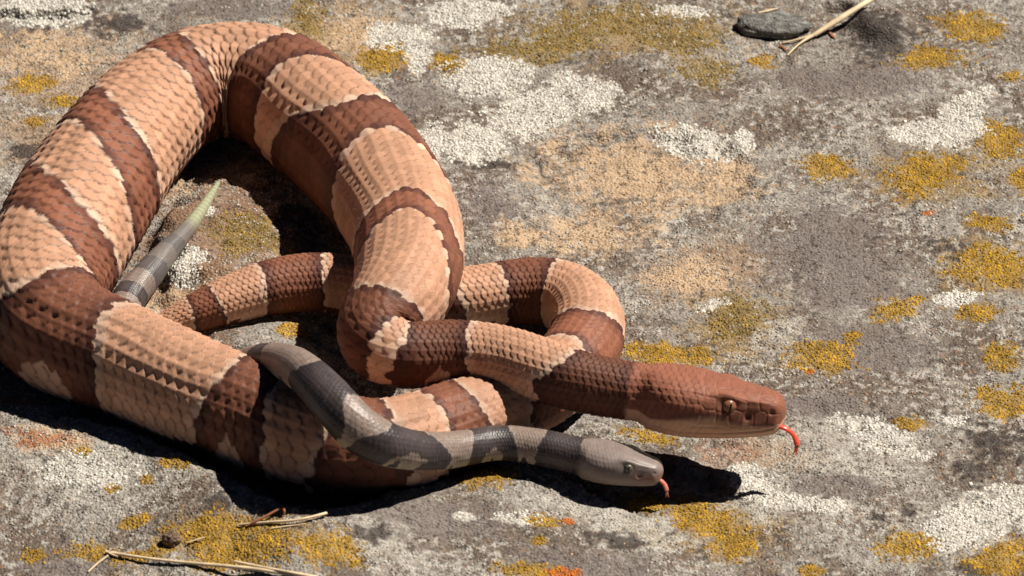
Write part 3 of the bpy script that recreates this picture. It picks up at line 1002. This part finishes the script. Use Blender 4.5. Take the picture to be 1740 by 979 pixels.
def stem(name, runs, mat, label, cat, group=None, chip=False):
    """runs: list of (list of (u, v, lift in px), radius start, radius end)"""
    vs, fs, off = [], [], 0
    for ctrl, ra, rb in runs:
        W = []
        for u, v, l in ctrl:
            g, s = ground_hit(u, v)
            z = g[2]/K+l
            W.append(unproject(u, v, z)[0])
        W = np.array(W)
        t = np.concatenate([[0], np.cumsum(np.linalg.norm(np.diff(W, axis=0), axis=1))])
        n = 30
        P = natural_spline(t, W, np.linspace(0, t[-1], n)) if len(W) > 2 else W[0]+(W[1]-W[0])*np.linspace(0, 1, n)[:, None]
        rad = np.linspace(ra, rb, n)*(1+.12*np.sin(np.linspace(0, 9, n)+ra*7))*K
        if chip:
            rad = rad*np.sqrt(np.sin(np.linspace(.15, 2.9, n)))*(1+.3*rng.standard_normal(n).cumsum()/6)
        v, f = tube('s', P, np.abs(rad), mat, sides=7, flat=.42 if chip else .8)
        c = len(v)
        v = np.concatenate([v, [P[0]], [P[-1]]])
        cap = np.array([[j, c, c, (j+1) % 7] for j in range(7)])
        vs.append(v)
        fs.append(f+off)
        off += len(v)
    o = link(name, make_mesh(name, np.concatenate(vs), np.concatenate(fs)), mat)
    return tag(o, label, cat, group)

stem('dry_grass_stem', [([(1500, -14, 30), (1440, 24, 22), (1383, 60, 8)], 7.4, 5.4), ([(1388, 58, 9), (1360, 66, 6), (1330, 73, 2)], 3.4, 1.8), ([(1388, 57, 9), (1362, 72, 5), (1338, 94, 2)], 3.6, 1.2)],
     M_STRAW, 'thick pale dry grass stem with forked end beside the dark grey pebble', 'grass stem')
stem('dry_grass_stem', [([(180, 938, 4), (260, 950, 6), (360, 960, 6), (480, 974, 5), (540, 985, 5)], 3.0, 3.6), ([(200, 946, 6), (185, 936, 8), (192, 932, 10)], 1.6, .8), ([(184, 944, 4), (165, 958, 3), (150, 972, 2)], 2.4, 1.6)],
     M_STRAW, 'long pale dry grass stem with a short side branch on yellow lichen', 'grass stem')
stem('dry_grass_stem', [([(398, 954, 5), (440, 963, 6), (500, 974, 5), (540, 982, 5)], 2.6, 3.2)], M_STRAW, 'short pale dry stem running close beside the longest stem', 'grass stem')
stem('dry_grass_stem', [([(405, 892, 3), (450, 888, 5), (500, 884, 7), (555, 872, 8)], 2.4, 2.8), ([(460, 898, 3), (520, 890, 5)], 1.6, 1.2)], M_STRAW, 'pale split dry stem beside a red brown twig at the shadow edge', 'grass stem')
stem('twig', [([(420, 894, 4), (450, 878, 7), (480, 862, 10)], 2.6, 2.2), ([(480, 862, 10), (483, 870, 8), (482, 876, 2)], 2.2, 2.0)], M_TWIG, 'thin red brown twig lying across a pale dry stem', 'twig')
stem('twig', [([(-30, 676, 8), (30, 681, 8), (92, 687, 6)], 3.0, 2.2)], M_TWIG, 'brown twig in the shade under the big snake by the rock edge', 'twig')
stem('bark_chip', [([(1405, 50, 3), (1420, 66, 3)], 4.0, 2.5)], M_TWIG, 'small brown chip beside the thick forked stem', 'chip', chip=True)
stem('bark_chip', [([(1288, 22, 3), (1322, 14, 3)], 4.0, 3.0)], M_STRAW, 'small pale chip behind the dark grey pebble', 'chip', chip=True)
stem('bark_chip', [([(1325, 76, 4), (1338, 86, 4)], 4.5, 3.5)], M_TWIG, 'small brown crumb at the forked tip of the stem', 'chip', chip=True)

def pebble(name, u, v, rx, ry, rz, col, label, seed, cat='pebble', squash=0.0, lift=.45):
    c, s = ground_hit(u, v)
    nu, nv = 40, 24
    a = np.linspace(0, 2*np.pi, nu, endpoint=False)
    b = np.linspace(.03, np.pi-.03, nv)
    d = np.stack([np.sin(b)[:, None]*np.cos(a), np.sin(b)[:, None]*np.sin(a), np.cos(b)[:, None]+0*a], -1)
    q = 1+.16*gnoise(d[..., 0]*1.7+seed, d[..., 1]*1.7+d[..., 2]*2, seed)+.07*gnoise(d[..., 0]*5+d[..., 2]*3, d[..., 1]*5+seed, seed+3)
    P = d*q[..., None]*np.array([rx, ry, rz])*s
    P = P+np.array([c[0], c[1], c[2]+rz*lift*s])
    ii = np.arange(nv-1)[:, None]*nu
    jj = np.arange(nu)[None]
    j2 = (jj+1) % nu
    f = np.stack([ii+jj, ii+nu+jj, ii+nu+j2, ii+j2], -1).reshape(-1, 4)
    m = .55+.9*sst(-.3, .6, gnoise(d[..., 0]*4+seed, d[..., 1]*4+d[..., 2]*3, seed+8)).ravel()+.5*(hash01(np.arange(nu*nv), np.arange(nu*nv)*0, seed) > .9)
    o = link(name, make_mesh(name, P.reshape(-1, 3), f, np.array(col)[None]*m[:, None]), M_STONE)
    return tag(o, label, cat)

pebble('pebble', 1315, 50, 64, 38, 16, (.20, .195, .175), 'oblong dark grey pebble beside the thick forked dry stem', 3)
pebble('pebble', 292, 922, 17, 15, 13, (.2, .13, .09), 'small round brown pebble among yellow lichen near the dry stems', 5)
stem('bark_chip', [([(318, 922, 4), (350, 912, 6)], 2.2, 1.6)], M_STRAW, 'thin pale splinter beside the small round brown pebble', 'chip', chip=True)
